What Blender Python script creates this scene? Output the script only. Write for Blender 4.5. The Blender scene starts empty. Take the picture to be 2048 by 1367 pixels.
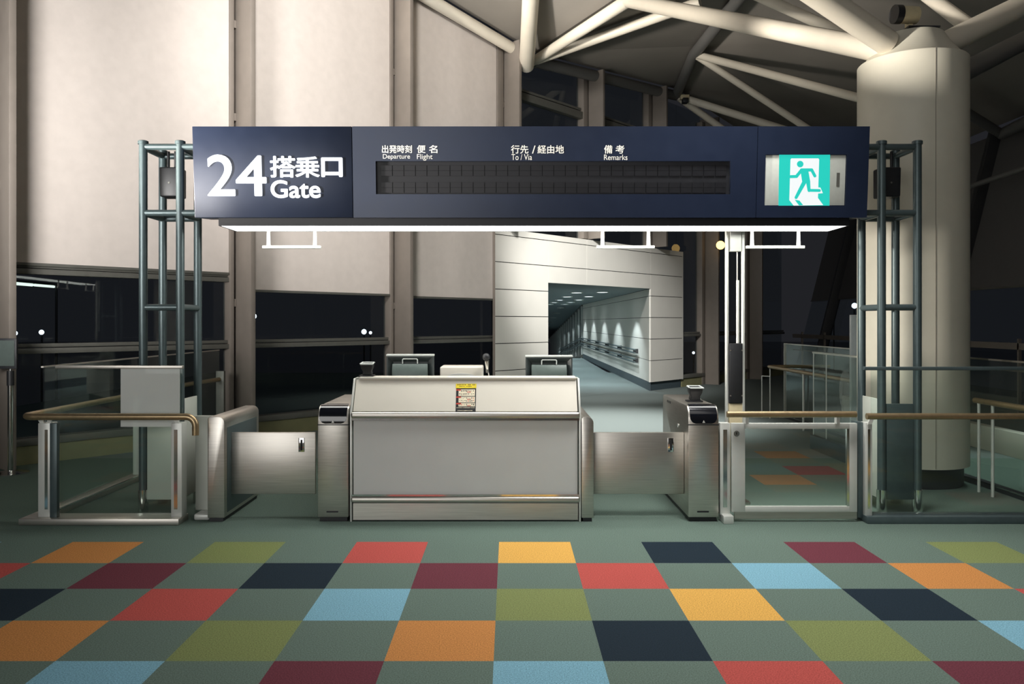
import bpy, bmesh, math, random
from mathutils import Vector, Matrix
random.seed(7)
SC = bpy.context.scene
COL = SC.collection
pi = math.pi
# ------------------------------------------------------------------ camera
F, CX, HY, CH = 1616.0, 1018.0, 644.0, 1.545
def P(px, py, d):
    """photo point at depth d -> world"""
    return Vector(((px-CX)*d/F, d, CH-(py-HY)*d/F))
cam = bpy.data.cameras.new('camera'); cam_o = bpy.data.objects.new('camera', cam); COL.objects.link(cam_o)
cam_o.location = (0, 0, CH); cam_o.rotation_euler = (pi/2, 0, 0)
cam.sensor_width = 36; cam.lens = 36*F/2048; cam.shift_y = -(683.5-HY)/2048; cam.shift_x = (1024-CX)/2048
cam.clip_end = 400
SC.camera = cam_o
SC.view_settings.view_transform = 'Standard'; SC.view_settings.look = 'None'
SC.view_settings.exposure = 0.0; SC.view_settings.gamma = 1.0; SC.view_settings.use_curve_mapping = False
try:
    SC.cycles.use_denoising = True
    SC.cycles.max_bounces = 10; SC.cycles.transparent_max_bounces = 24
    SC.cycles.sample_clamp_indirect = 6
    SC.cycles.caustics_reflective = False; SC.cycles.caustics_refractive = False
except Exception: pass

# ------------------------------------------------------------------ materials
def srgb(r, g, b):
    f = lambda c: (c/255/12.92) if c/255 <= .04045 else ((c/255+.055)/1.055)**2.4
    return (f(r), f(g), f(b))
def mat(name, rgb, rough=.5, metal=0.0, var=.08, scale=30.0, bump=0.0, stretch=None, spec=None, coat=0.0):
    m = bpy.data.materials.new(name); m.use_nodes = True
    nt = m.node_tree; b = nt.nodes['Principled BSDF']
    b.inputs['Metallic'].default_value = metal
    if spec is not None: b.inputs['Specular IOR Level'].default_value = spec
    if coat: b.inputs['Coat Weight'].default_value = coat; b.inputs['Coat Roughness'].default_value = .08
    tc = nt.nodes.new('ShaderNodeTexCoord'); mp = nt.nodes.new('ShaderNodeMapping')
    nt.links.new(tc.outputs['Object'], mp.inputs['Vector'])
    if stretch: mp.inputs['Scale'].default_value = stretch
    n = nt.nodes.new('ShaderNodeTexNoise'); n.inputs['Scale'].default_value = scale; n.inputs['Detail'].default_value = 4
    nt.links.new(mp.outputs['Vector'], n.inputs['Vector'])
    cr = nt.nodes.new('ShaderNodeValToRGB')
    cr.color_ramp.elements[0].position = .3; cr.color_ramp.elements[1].position = .7
    cr.color_ramp.elements[0].color = (*[c*(1-var) for c in rgb], 1); cr.color_ramp.elements[1].color = (*[min(1, c*(1+var)) for c in rgb], 1)
    nt.links.new(n.outputs['Fac'], cr.inputs['Fac']); nt.links.new(cr.outputs['Color'], b.inputs['Base Color'])
    mr = nt.nodes.new('ShaderNodeMapRange'); mr.inputs['To Min'].default_value = max(0, rough*.88); mr.inputs['To Max'].default_value = min(1, rough*1.12)
    nt.links.new(n.outputs['Fac'], mr.inputs['Value']); nt.links.new(mr.outputs['Result'], b.inputs['Roughness'])
    if bump:
        bp = nt.nodes.new('ShaderNodeBump'); bp.inputs['Strength'].default_value = bump; bp.inputs['Distance'].default_value = .004
        nt.links.new(n.outputs['Fac'], bp.inputs['Height']); nt.links.new(bp.outputs['Normal'], b.inputs['Normal'])
    return m
def emit(name, rgb, s):
    m = bpy.data.materials.new(name); m.use_nodes = True
    b = m.node_tree.nodes['Principled BSDF']; b.inputs['Base Color'].default_value = (*[.12*c for c in rgb], 1); b.inputs['Specular IOR Level'].default_value = .2
    b.inputs['Emission Color'].default_value = (*rgb, 1); b.inputs['Emission Strength'].default_value = s
    return m
def glass(name, tint, ior=1.45, haze=0.0, hazecol=(.8, .85, .82)):
    m = bpy.data.materials.new(name); m.use_nodes = True; nt = m.node_tree
    nt.nodes.remove(nt.nodes['Principled BSDF']); out = nt.nodes['Material Output']
    t = nt.nodes.new('ShaderNodeBsdfTransparent'); t.inputs['Color'].default_value = (*tint, 1)
    g = nt.nodes.new('ShaderNodeBsdfGlossy'); g.inputs['Roughness'].default_value = .015; g.inputs['Color'].default_value = (.9, .95, .93, 1)
    fr = nt.nodes.new('ShaderNodeFresnel'); fr.inputs['IOR'].default_value = ior
    mx = nt.nodes.new('ShaderNodeMixShader')
    ge = nt.nodes.new('ShaderNodeNewGeometry'); sb = nt.nodes.new('ShaderNodeMath'); sb.operation = 'SUBTRACT'; sb.inputs[0].default_value = 1
    ml = nt.nodes.new('ShaderNodeMath'); ml.operation = 'MULTIPLY'
    nt.links.new(ge.outputs['Backfacing'], sb.inputs[1]); nt.links.new(sb.outputs[0], ml.inputs[0]); nt.links.new(fr.outputs['Fac'], ml.inputs[1])
    nt.links.new(ml.outputs[0], mx.inputs['Fac']); nt.links.new(t.outputs[0], mx.inputs[1]); nt.links.new(g.outputs[0], mx.inputs[2])
    last = mx
    if haze:
        d = nt.nodes.new('ShaderNodeBsdfDiffuse'); d.inputs['Color'].default_value = (*hazecol, 1)
        m2 = nt.nodes.new('ShaderNodeMixShader'); m2.inputs['Fac'].default_value = haze
        nt.links.new(mx.outputs[0], m2.inputs[1]); nt.links.new(d.outputs[0], m2.inputs[2]); last = m2
    nt.links.new(last.outputs[0], out.inputs['Surface'])
    return m

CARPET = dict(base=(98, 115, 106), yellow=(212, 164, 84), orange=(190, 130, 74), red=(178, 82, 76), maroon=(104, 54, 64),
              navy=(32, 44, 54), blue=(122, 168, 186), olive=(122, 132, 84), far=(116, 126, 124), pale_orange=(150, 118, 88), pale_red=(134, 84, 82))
def carpet(name, c):
    return mat('carpet_'+name, srgb(*c), .95, var=.34, scale=150, bump=.5, spec=.1)
M_carpet = {k: carpet(k, v) for k, v in CARPET.items()}
M_blind = mat('blind_fabric', srgb(214, 205, 198), .85, var=.03, scale=8, spec=.2)
M_blindshade = mat('grey_blind_fabric', srgb(104, 102, 102), .85, var=.03, scale=8, spec=.2)  # same blind cloth with the shade put into its colour
M_sloped = mat('sloped_frame_paint', srgb(66, 66, 68), .5, var=.05, scale=6)  # mullion colour darkened to stand for the unlit side
M_mull = mat('mullion_paint', srgb(128, 120, 112), .5, var=.05, scale=6)
M_frame = mat('window_aluminium', srgb(106, 106, 100), .45, .3, var=.06, scale=12)
M_gap = mat('dark_gap', srgb(22, 22, 26), .8)
M_kick = mat('kick_board', srgb(128, 126, 92), .6, var=.1, scale=5)
M_winglass = glass('window_glass', (.72, .76, .78), 1.35)
M_glass = glass('railing_glass', (.94, .975, .955), 1.45, .006)
M_film = glass('frosted_film', (.9, .93, .92), 1.4, .6, (.93, .95, .92))
M_haze = glass('sticker_film', (.9, .94, .92), 1.4, .12, (.8, .86, .84))
M_panel = mat('portal_panel', srgb(212, 210, 202), .5, var=.02, scale=3)
M_ceilb = mat('corridor_ceiling', srgb(120, 132, 134), .7, var=.04, scale=5)
M_skirt = mat('skirting', srgb(62, 74, 80), .6, var=.08)
M_ceil = mat('roof_membrane', srgb(138, 133, 126), .85, var=.05, scale=1.2, spec=.2)
M_tube = mat('roof_tube_paint', srgb(222, 214, 198), .5, var=.03, scale=4)
M_tubedark = mat('roof_tube_grey', srgb(104, 103, 101), .5, var=.03, scale=4)  # grey paint; on the right-hand tubes the dark tone is painted shade
M_col = mat('column_paint', srgb(214, 210, 194), .5, var=.03, scale=5)
M_black = mat('black_plastic', srgb(32, 33, 36), .45, var=.1)
M_blackgloss = mat('black_gloss', srgb(16, 18, 24), .12, var=.05, coat=.6)
M_darkbase = mat('dark_base', srgb(36, 38, 42), .5, var=.1)
M_tower = mat('tower_paint', srgb(82, 96, 98), .38, .35, var=.06, scale=20)
M_clad = mat('cladding_grey', srgb(206, 210, 200), .55, .1, var=.04, scale=5)
M_sign = mat('sign_navy', srgb(29, 38, 58), .32, .1, var=.05, scale=9)
M_signdark = mat('sign_recess', srgb(13, 15, 22), .5, var=.08)
M_cell = mat('flap_cell', srgb(9, 10, 17), .45, var=.06)
M_white = mat('white_laminate', srgb(212, 207, 195), .42, var=.02, scale=4)
M_greylam = mat('grey_laminate', srgb(206, 207, 204), .45, var=.02, scale=4)
M_whitemetal = mat('satin_white_metal', srgb(214, 216, 210), .38, .25, var=.03, scale=12)
M_steel = mat('brushed_steel', (.62, .59, .54), .36, 1.0, var=.10, scale=6, stretch=(1, 1, 40))
M_steelh = mat('brushed_steel_long', (.60, .57, .52), .40, 1.0, var=.10, scale=6, stretch=(.6, 30, 30))
M_chrome = mat('polished_chrome', (.75, .74, .72), .12, 1.0, var=.03)
M_bronze = mat('bronze_handrail', srgb(172, 150, 116), .33, .75, var=.08, scale=30)
M_lbox = emit('light_diffuser', (1.0, 1.0, .95), 10.0)
M_letter = emit('lit_lettering', (.93, .97, 1.0), 2.2)
M_print = mat('printed_lettering', srgb(232, 232, 226), .5)
M_exitw = emit('exit_white', (.92, .96, .97), .9)
M_exitg = emit('exit_green', srgb(40, 205, 190), .95)
M_exitframe = mat('exit_housing', srgb(196, 200, 192), .5, var=.03)
M_yellow = mat('poster_yellow', srgb(228, 204, 40), .5)
M_cream = mat('poster_cream', srgb(232, 222, 196), .5)
M_red = mat('poster_red', srgb(190, 60, 44), .5)
M_mon = mat('monitor_grey', srgb(84, 96, 92), .42, var=.06)
M_monback = mat('monitor_back', srgb(58, 66, 66), .45, var=.06)
M_monlid = mat('monitor_rim', srgb(206, 212, 208), .35, var=.03)
M_asphalt = mat('apron_concrete', (.42, .42, .44), .9)
M_warm = emit('sodium_lamp', (1.0, .60, .18), 3.5)
M_cool = emit('mercury_lamp', (.8, .9, 1.0), 6)
M_tubereflect = emit('fluorescent_lamp', (.85, .95, .8), 2.0)
M_down = emit('downlight_lens', (.85, .95, 1.0), 8)
M_mirrorblue = mat('pale_board', srgb(206, 216, 220), .35, var=.03)
M_flood = mat('floodlight_body', srgb(206, 192, 156), .45, var=.05)

# ------------------------------------------------------------------ mesh builder
class MB:
    def __init__(s): s.v = []; s.f = []; s.mi = []
    def add(s, vs, fs, mi=0):
        o = len(s.v); s.v += [Vector(v) for v in vs]
        for f in fs: s.f.append([i+o for i in f]); s.mi.append(mi)
        return s
    def box(s, a, b, f=None, mi=0):
        (x0, y0, z0), (x1, y1, z1) = a, b
        vs = [(x0,y0,z0),(x1,y0,z0),(x1,y1,z0),(x0,y1,z0),(x0,y0,z1),(x1,y0,z1),(x1,y1,z1),(x0,y1,z1)]
        if f: vs = [f(*v) for v in vs]
        return s.add(vs, [(0,3,2,1),(4,5,6,7),(0,1,5,4),(1,2,6,5),(2,3,7,6),(3,0,4,7)], mi)
    def prism(s, poly, a, b, f, mi=0):
        """poly 2D list, extruded from a to b; f(u, v, w) -> world"""
        n = len(poly)
        vs = [f(u, v, a) for u, v in poly]+[f(u, v, b) for u, v in poly]
        fs = [tuple(range(n))[::-1], tuple(range(n, 2*n))]+[(i, (i+1) % n, n+(i+1) % n, n+i) for i in range(n)]
        return s.add(vs, fs, mi)
    def tube(s, pts, r, seg=16, caps=True, mi=0):
        pts = [Vector(p) for p in pts]; n = len(pts)
        rs = r if isinstance(r, (list, tuple)) else [r]*n
        t0 = (pts[1]-pts[0]).normalized()
        up = Vector((0, 0, 1)) if abs(t0.z) < .9 else Vector((1, 0, 0))
        a = t0.cross(up).normalized(); vs = []
        for i, p in enumerate(pts):
            tin = (pts[i]-pts[i-1]).normalized() if i else t0
            tout = (pts[i+1]-pts[i]).normalized() if i < n-1 else tin
            t = (tin+tout).normalized(); k = 1/max(.4, t.dot(tout))
            a = (a-t*a.dot(t)).normalized(); b = t.cross(a)
            # mitre: stretch along the bend direction
            bd = (tout-tin); bd = bd.normalized() if bd.length > 1e-6 else None
            for j in range(seg):
                th = 2*pi*j/seg; o = a*math.cos(th)*rs[i]+b*math.sin(th)*rs[i]
                if bd is not None:
                    bb = (bd-t*bd.dot(t)); 
                    if bb.length > 1e-6: bb.normalize(); o += bb*o.dot(bb)*(k-1)
                vs.append(p+o)
        fs = [(i*seg+j, i*seg+(j+1) % seg, (i+1)*seg+(j+1) % seg, (i+1)*seg+j) for i in range(n-1) for j in range(seg)]
        if caps: fs += [tuple(range(seg))[::-1], tuple(range((n-1)*seg, n*seg))]
        return s.add(vs, fs, mi)
    def lathe(s, prof, c, seg=48, mi=0, f=None):
        """prof: list of (radius, z)"""
        n = len(prof); vs = []
        for r, z in prof:
            for j in range(seg):
                th = 2*pi*j/seg; q = Vector((r*math.cos(th), r*math.sin(th), z))
                vs.append(Vector(c)+(f(q) if f else q))
        fs = [(i*seg+j, i*seg+(j+1) % seg, (i+1)*seg+(j+1) % seg, (i+1)*seg+j) for i in range(n-1) for j in range(seg)]
        fs += [tuple(range(seg))[::-1], tuple(range((n-1)*seg, n*seg))]
        return s.add(vs, fs, mi)
    def build(s, name, m, parent=None, bevel=0.0, bseg=2, origin=None, smooth=40):
        me = bpy.data.meshes.new(name)
        o0 = Vector((0, 0, 0))
        if parent is not None: o0 = WORLD[parent.name]
        if parent is None and origin is not None: o0 = Vector(origin)
        me.from_pydata([v-o0 for v in s.v], [], s.f)
        ms = m if isinstance(m, (list, tuple)) else [m]
        for q in ms: me.materials.append(q)
        for p, i in zip(me.polygons, s.mi): p.material_index = i
        bm = bmesh.new(); bm.from_mesh(me)
        bmesh.ops.recalc_face_normals(bm, faces=bm.faces)
        if bevel:
            es = [e for e in bm.edges if len(e.link_faces) == 2 and e.calc_face_angle(0) > math.radians(35)]
            bmesh.ops.bevel(bm, geom=es, offset=bevel, segments=bseg, profile=.5, affect='EDGES', clamp_overlap=True)
        bm.to_mesh(me); bm.free()
        me.shade_smooth(); me.set_sharp_from_angle(angle=math.radians(smooth))
        o = bpy.data.objects.new(name, me); COL.objects.link(o)
        if parent is not None: o.parent = parent
        else: o.location = o0
        WORLD[o.name] = o0
        return o
WORLD = {}
def tag(o, label=None, cat=None, group=None, kind=None):
    if label: o['label'] = label
    if cat: o['category'] = cat
    if group: o['group'] = group
    if kind: o['kind'] = kind
    return o
def thing(name, loc, label, cat, group=None, kind='thing'):
    o = bpy.data.objects.new(name, None); COL.objects.link(o); o.location = loc; o.empty_display_size = .1
    o.matrix_world = Matrix.Translation(Vector(loc)); WORLD[o.name] = Vector(loc)
    return tag(o, label, cat, group, kind)
def struct(name, loc=(0, 0, 0)):
    o = bpy.data.objects.new(name, None); COL.objects.link(o); o.location = loc
    o.matrix_world = Matrix.Translation(Vector(loc)); WORLD[o.name] = Vector(loc); o['kind'] = 'structure'
    return o
def bx(a, b, f=None): return MB().box(a, b, f)
def tb(pts, r, seg=16): return MB().tube(pts, r, seg)

def text_geo(s, bold=0.0):
    cu = bpy.data.curves.new('tmp_text', 'FONT'); cu.body = s; cu.offset = bold; cu.resolution_u = 6; cu.fill_mode = 'FRONT'
    o = bpy.data.objects.new('tmp_text', cu); COL.objects.link(o)
    dg = bpy.context.evaluated_depsgraph_get(); me = bpy.data.meshes.new_from_object(o.evaluated_get(dg))
    vs = [v.co.copy() for v in me.vertices]; fs = [tuple(p.vertices) for p in me.polygons]
    bpy.data.objects.remove(o); bpy.data.curves.remove(cu); bpy.data.meshes.remove(me)
    return vs, fs
def text_into(mb, s, x0, h0, x1, h1, f, t=.004, bold=0.0, mi=0):
    vs, fs = text_geo(s, bold)
    if not vs: return
    ax, bx_ = min(v.x for v in vs), max(v.x for v in vs); ay, by = min(v.y for v in vs), max(v.y for v in vs)
    q = [(x0+(v.x-ax)/(bx_-ax)*(x1-x0), h0+(v.y-ay)/(by-ay)*(h1-h0)) for v in vs]
    # a thin solid: front skin, back skin, rim
    n = len(q); vv = [f(x, h, t) for x, h in q]+[f(x, h, 0.0) for x, h in q]
    ff = [tuple(fc) for fc in fs]+[tuple(i+n for i in fc)[::-1] for fc in fs]
    from collections import Counter
    cnt = Counter(); dirs = {}
    for fc in fs:
        for i in range(len(fc)):
            a, b = fc[i], fc[(i+1) % len(fc)]; k = (min(a, b), max(a, b)); cnt[k] += 1; dirs[k] = (a, b)
    for k, c in cnt.items():
        if c == 1: a, b = dirs[k]; ff.append((b, a, a+n, b+n))
    mb.add(vv, ff, mi)

# ------------------------------------------------------------------ floor
x0t, y0t, ts = -.07, 5.687, .5
fl = MB(); keys = list(CARPET)
rows = {0: {0:'yellow',2:'navy',4:'maroon',6:'olive',-2:'red',-4:'olive',-6:'orange',8:'red',-8:'blue'},
        1: {1:'red',3:'blue',5:'orange',-1:'maroon',-3:'navy',-5:'maroon',-7:'red',7:'navy'},
        2: {0:'olive',2:'yellow',4:'navy',6:'red',-2:'blue',-4:'red',-6:'navy',8:'olive',-8:'orange'},
        3: {1:'navy',3:'olive',5:'blue',-1:'orange',-3:'olive',-5:'orange',7:'yellow',-7:'olive'},
        4: {0:'blue',2:'red',4:'maroon',6:'orange',-2:'maroon',-4:'blue',-6:'olive'}}
for r in range(5, 16):
    for i in range(-16, 17):
        if (i+r) % 2 == 0: rows.setdefault(r, {})[i] = random.choice(keys[1:-3])
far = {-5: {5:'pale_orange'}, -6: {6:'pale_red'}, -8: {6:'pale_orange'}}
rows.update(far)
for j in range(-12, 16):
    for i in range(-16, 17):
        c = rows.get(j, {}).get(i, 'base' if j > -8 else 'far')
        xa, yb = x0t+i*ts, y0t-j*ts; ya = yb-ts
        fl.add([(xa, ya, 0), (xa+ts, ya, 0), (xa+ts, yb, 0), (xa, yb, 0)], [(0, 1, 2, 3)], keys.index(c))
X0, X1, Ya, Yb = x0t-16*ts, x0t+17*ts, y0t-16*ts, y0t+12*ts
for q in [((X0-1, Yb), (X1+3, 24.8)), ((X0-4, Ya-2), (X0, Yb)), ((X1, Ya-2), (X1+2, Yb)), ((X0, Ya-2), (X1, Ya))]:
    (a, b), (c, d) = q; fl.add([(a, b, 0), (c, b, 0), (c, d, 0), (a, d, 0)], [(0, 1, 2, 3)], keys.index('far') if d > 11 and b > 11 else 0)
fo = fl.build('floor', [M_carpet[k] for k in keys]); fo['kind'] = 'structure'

# ------------------------------------------------------------------ angled end wall: window plane through WB along WU
WB = Vector((-5.35, 8.6, 0)); WU = Vector((.665, .747, 0)).normalized(); WN = Vector((WU.y, -WU.x, 0))
def W(s, o, z): return WB+WU*s+WN*o+Vector((0, 0, z))
SN = {k-1: v for k, v in enumerate([-2.85, -.07, 2.69, 5.40, 7.96, 10.53, 12.98, 15.45, 17.95, 20.4])}
PL, PO0, PO1, PR = 7.66, 9.15, 12.81, 14.26      # portal left, opening, right
def roofz(s):
    pts = [(-3, 9.0), (5.94, 6.74), (8.60, 6.37), (13.75, 6.81), (21.7, 5.4)]
    for (a, za), (b, zb) in zip(pts, pts[1:]):
        if s <= b: return za+(zb-za)*(s-a)/(b-a)
    return 5.4
for n in range(-1, 8):
    s0, s1 = SN[n], SN[n+1]
    zlow = 0.0
    over = (n in (3, 4))
    if over: zlow = 3.25
    w = struct('window_%d' % (n+2), tuple(W(s0, 0, 0)))
    zt = min(roofz(s0), roofz(s1))-.05
    ztt = max(roofz(s0), roofz(s1))
    zb = zlow+.27 if not over else zlow
    g = MB()
    sa, sb = s0+.05, s1-.05
    if n == 2: 
        g.box((s0+.05, -.17, .25), (PL+.28, -.16, ztt), W); 
        g.box((PL, -.17, 3.25), (sb, -.16, ztt), W)
    elif n == 5:
        g.box((sa, -.17, 3.25), (PR, -.16, ztt), W); g.box((PR, -.17, .25), (sb, -.16, ztt), W)
    else: g.box((sa, -.17, zb), (sb, -.16, ztt), W)
    g.build('pane', M_winglass, w)
    # fin mullion standing proud of the glass, plus the slim frame beside it
    mz = 3.24 if n in (3, 4, 5) else 0.0
    m = MB().box((s0, -.2, mz), (s0+.07, .32, roofz(s0)+.1), W)
    m.build('mullion', M_mull, w, .006)
    fw = .055 if n < 3 else .15
    fr = MB().box((s0-.04-fw, -.2, mz), (s0-.04, -.02, roofz(s0)), W)
    for z in [1.75+k*1.22 for k in range(6)]:
        if z > mz and z < roofz(s0)-.2: fr.box((s0-.04, -.14, z), (s0, -.03, z+.10), W)
    fr.box((s0+.07, -.2, mz), (s0+.10, -.02, roofz(s0)), W)
    fr.build('side_frame', M_mull, w, .004)
    gp = MB().box((s0-.04, -.21, mz), (s0, -.15, roofz(s0)), W); gp.build('shadow_gap', M_gap, w)
    def bars(z0, z1, a, b):
        t = MB().box((a, -.18, z0), (b, -.05, z0+(z1-z0)*.55), W).box((a, -.18, z0+(z1-z0)*.62), (b, -.08, z1), W)
        t.build('transom', M_frame, w, .004)
    if not over:
        ea, eb = s0+.08, s1-.08
        if n == 2: eb = PL+.28
        if n == 5: ea = PR+.02
        bars(1.20, 1.31, ea, eb)
        if n <= 0: bars(2.07, 2.18, ea, eb)
        k = MB().box((ea, -.20, 0), (eb, -.03, .205), W); k.build('kick_board', M_kick, w)
        k = MB().box((ea, -.20, .205), (eb, -.0, .285), W); k.build('sill', M_frame, w, .004)
    if n >= 3:
        t = MB().box((s0+.08, -.18, 5.66), (s1-.05, -.04, 5.80), W).box((s0+.08, -.18, 5.83), (s1-.05, -.08, 5.88), W); t.build('transom', M_frame, w, .004)
# roller blinds
BL = [(0, 2.19, 'widest pale roller blind at far left, lowered to a frame rail'),
      (1, 1.98, 'pale roller blind behind the lit gate number, second from the left'),
      (2, 1.96, 'pinkish roller blind lowered beside the white tunnel portal')]
for n, zb, lab in BL:
    a, b = SN[n]+.10, SN[n+1]-(.10 if n < 2 else .20)
    if n == 2: pass
    t = thing('roller_blind', tuple(W((a+b)/2, -.05, zb)), lab, 'blind', 'roller blinds on the angled window wall')
    m = MB(); q = 14
    vs, fs = [], []
    for i in range(q+1):
        s = a+(b-a)*i/q; o = -.045+.004*math.sin(i*1.7)
        for (oo, z) in ((o, zb), (o, roofz(s)-.02), (o-.003, roofz(s)-.02), (o-.003, zb)): vs.append(W(s, oo, z))
    for i in range(q):
        for k in range(4): fs.append((i*4+k, i*4+(k+1) % 4, (i+1)*4+(k+1) % 4, (i+1)*4+k))
    m.add(vs, fs); m.build('fabric', M_blind, t)
    MB().box((a, -.06, zb-.03), (b, -.03, zb+.004), W).build('hem_bar', M_frame, t, .004)

# ------------------------------------------------------------------ boarding tunnel portal
wp = struct('wall_portal', tuple(W(PL, 0, 0)))
MB().box((PL+.01, -.03, .19), (PL+.3, .0, 3.205), W).box((PL+.3, -.35, .19), (PO0-.004, .0, 3.205), W).box((PO0-.01, -.35, 2.32), (PO1+.01, .0, 3.205), W).prism([(p_.x, p_.y) for p_ in (W(PO1+.05, 0, 0), W(PR-.01, 0, 0), W(PR-.01, -.33, 0), W(PO1+.05, 0, 0)+Vector((0, .44, 0)))], .19, 3.205, lambda u, v, w: Vector((u, v, w))).build('backing', M_gap, wp)
pm = MB(); gap = .007
zs = [.19, .68, 1.165, 1.65, 2.135, 2.62, 3.105, 3.215]
def pan(a, b, z0, z1):
    pm.box((a, -.33 if False else -.02, z0+gap), (b, .022, z1-gap), W)
for z0, z1 in zip(zs, zs[1:]):
    pan(PL, PO0-gap*.6, z0, z1); pan(PO1+.0, PR, z0, z1)
vs_ = [PO0, 10.39, PO1]
for a, b in zip(vs_, vs_[1:]):
    for z0, z1 in ((2.30-gap, 2.62), (2.62, 3.105), (3.105, 3.215)): pan(a+gap*.6, b-gap*.6, z0, z1)
pm.box((PR-.02, -.36, .19), (PR+.002, .02, 3.215), W); MB().box((PL-.010, -.035, .0), (PL+.004, .018, 3.215), W).build('end_trim', M_mull, wp)
pm.box((PL+.3, -.36, 3.205), (PR, .02, 3.218), W)
pm.build('cladding', M_panel, wp, smooth=1)
sk = MB().box((PL+.3, -.3, 0), (PO0-.02, -.02, .19), W).prism([(p_.x, p_.y) for p_ in (W(PO1+.03, -.03, 0), W(PR-.03, -.03, 0), W(PR-.03, -.3, 0), W(PO1+.03, -.03, 0)+Vector((0, .42, 0)))], 0, .19, lambda u, v, w: Vector((u, v, w))); sk.build('skirting', M_skirt, wp)
# tunnel shell
XR, XL = W(PO1, 0, 0).x, .72
yr = W(PO1, 0, 0).y; YE = 34.7
wr = struct('wall_tunnel', (XR, yr, 0)); m = MB()
zsr = [.19, .68, 1.165, 1.65, 2.135, 2.30]
for z0, z1 in zip(zsr, zsr[1:]): m.box((XR, yr+.002, z0+.006), (XR+.012, YE, z1-.006))
m.build('cladding', M_panel, wr)
bx((XR+.010, yr+.22, .0), (XR+.12, YE, 2.36)).build('backing', M_gap, wr)
bx((XR+.003, yr+.03, 0), (XR+.02, YE, .19)).build('skirting', M_skirt, wr)
yl = WB.y+WU.y*PO0
m = bx((XL-.1, yl+.42, 0), (XL, YE, 2.36)); o = m.build('wall_tunnel_left', M_panel); o['kind'] = 'structure'
# tunnel ceiling and floor: level part then the ramp falling away
SL = .068
def ramp(y, z): return z-SL*max(0, y-YE)
m = MB(); YF = 66.0
A = W(PO0, -.02, 2.30); B = W(PO1, -.02, 2.30)
m.add([A, B, (XR+.05, YE, 2.30), (XL-.1, YE, 2.30), A+Vector((0,0,.06)), B+Vector((0,0,.06)), (XR+.05, YE, 2.36), (XL-.1, YE, 2.36)],
      [(3,2,1,0),(4,5,6,7),(0,1,5,4),(1,2,6,5),(2,3,7,6),(3,0,4,7)])
m.add([(XL-.1, YE, 2.30), (XR+.05, YE, 2.30), (XR+.05, YF, ramp(YF, 2.30)), (XL-.1, YF, ramp(YF, 2.30)),
       (XL-.1, YE, 2.36), (XR+.05, YE, 2.36), (XR+.05, YF, ramp(YF, 2.36)), (XL-.1, YF, ramp(YF, 2.36))], [(3,2,1,0),(4,5,6,7),(0,1,5,4),(1,2,6,5),(2,3,7,6),(3,0,4,7)])
o = m.build('ceiling_tunnel', M_ceilb); o['kind'] = 'structure'
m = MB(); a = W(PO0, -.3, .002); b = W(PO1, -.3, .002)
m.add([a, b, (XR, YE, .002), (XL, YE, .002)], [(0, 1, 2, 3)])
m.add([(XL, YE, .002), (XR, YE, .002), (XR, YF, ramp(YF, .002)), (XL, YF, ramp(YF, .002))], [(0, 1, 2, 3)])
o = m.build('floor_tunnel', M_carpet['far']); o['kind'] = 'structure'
# glazed side of the ramp
wg = struct('window_20', (XR, YE, 0)); m = MB(); fr = MB()
m.add([(XR, YE, 0), (XR-.01, YE, 0), (XR-.01, YF, ramp(YF, 0)), (XR, YF, ramp(YF, 0)), (XR, YE, 2.3), (XR-.01, YE, 2.3), (XR-.01, YF, ramp(YF, 2.3)), (XR, YF, ramp(YF, 2.3))],
      [(3,2,1,0),(4,5,6,7),(0,1,5,4),(1,2,6,5),(2,3,7,6),(3,0,4,7)])
m.build('pane', M_winglass, wg)
for k in range(18):
    y = YE+.15+k*1.55; bx((XR-.06, y, ramp(y, 0)), (XR+.02, y+.07, ramp(y, 2.3))).build('mullion', M_whitemetal, wg)
fr.tube([(XR-.02, YE, 2.27), (XR-.02, YF, ramp(YF, 2.27))], .04, 8); fr.tube([(XR-.02, YE, .1), (XR-.02, YF, ramp(YF, .1))], .06, 8)
fr.build('rail', M_frame, wg)
# tunnel handrails on the right wall, continuing down the ramp
for zz, lab in ((.80, 'upper steel handrail along the tunnel wall and down the ramp'), (.57, 'lower steel handrail along the tunnel wall and down the ramp')):
    t = thing('handrail', (XR-.1, 19.7, zz), lab, 'handrail', 'paired handrails in the tunnel')
    for dz in (0, .075):
        tb([(XR-.10, 19.7, zz+dz), (XR-.10, YE, zz+dz), (XR-.10, 50, ramp(50, zz+dz))], .021, 10).build('rail', M_tower, t)
    for k in range(6):
        y = 19.8+k*2.9
        MB().box((XR-.12, y, zz-.02), (XR, y+.05, zz+.09)).build('bracket', M_darkbase, t)
# downlights
DL = [(2.31, y) for y in (20.0, 23.4, 26.8, 30.2, 33.6)]+[(1.70, y) for y in (20.3, 23.6, 27.0, 30.4, 33.8)]
DL += [(2.31, y) for y in (36.2, 39.2, 42.3, 45.6, 49.0)]
spots = []
for i, (x, y) in enumerate(DL):
    z = ramp(y, 2.30)
    o_ = ['first', 'second', 'third', 'fourth', 'fifth'][i % 5]
    lab = '%s recessed round downlight from the tunnel mouth, %s' % (o_, ['row nearer the white right wall', 'row away from the right wall', 'row over the falling ramp'][i//5])
    t = thing('downlight', (x, y, z), lab, 'downlight', 'downlights in the tunnel ceiling')
    MB().lathe([(.14, -.014), (.16, -.022), (.16, .01), (.14, .01)], (x, y, z), 24).build('trim_ring', M_whitemetal, t)
    MB().lathe([(.135, -.017), (.135, .008)], (x, y, z), 24).build('lens', M_down, t)
    spots.append((x, y, z))

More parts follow.
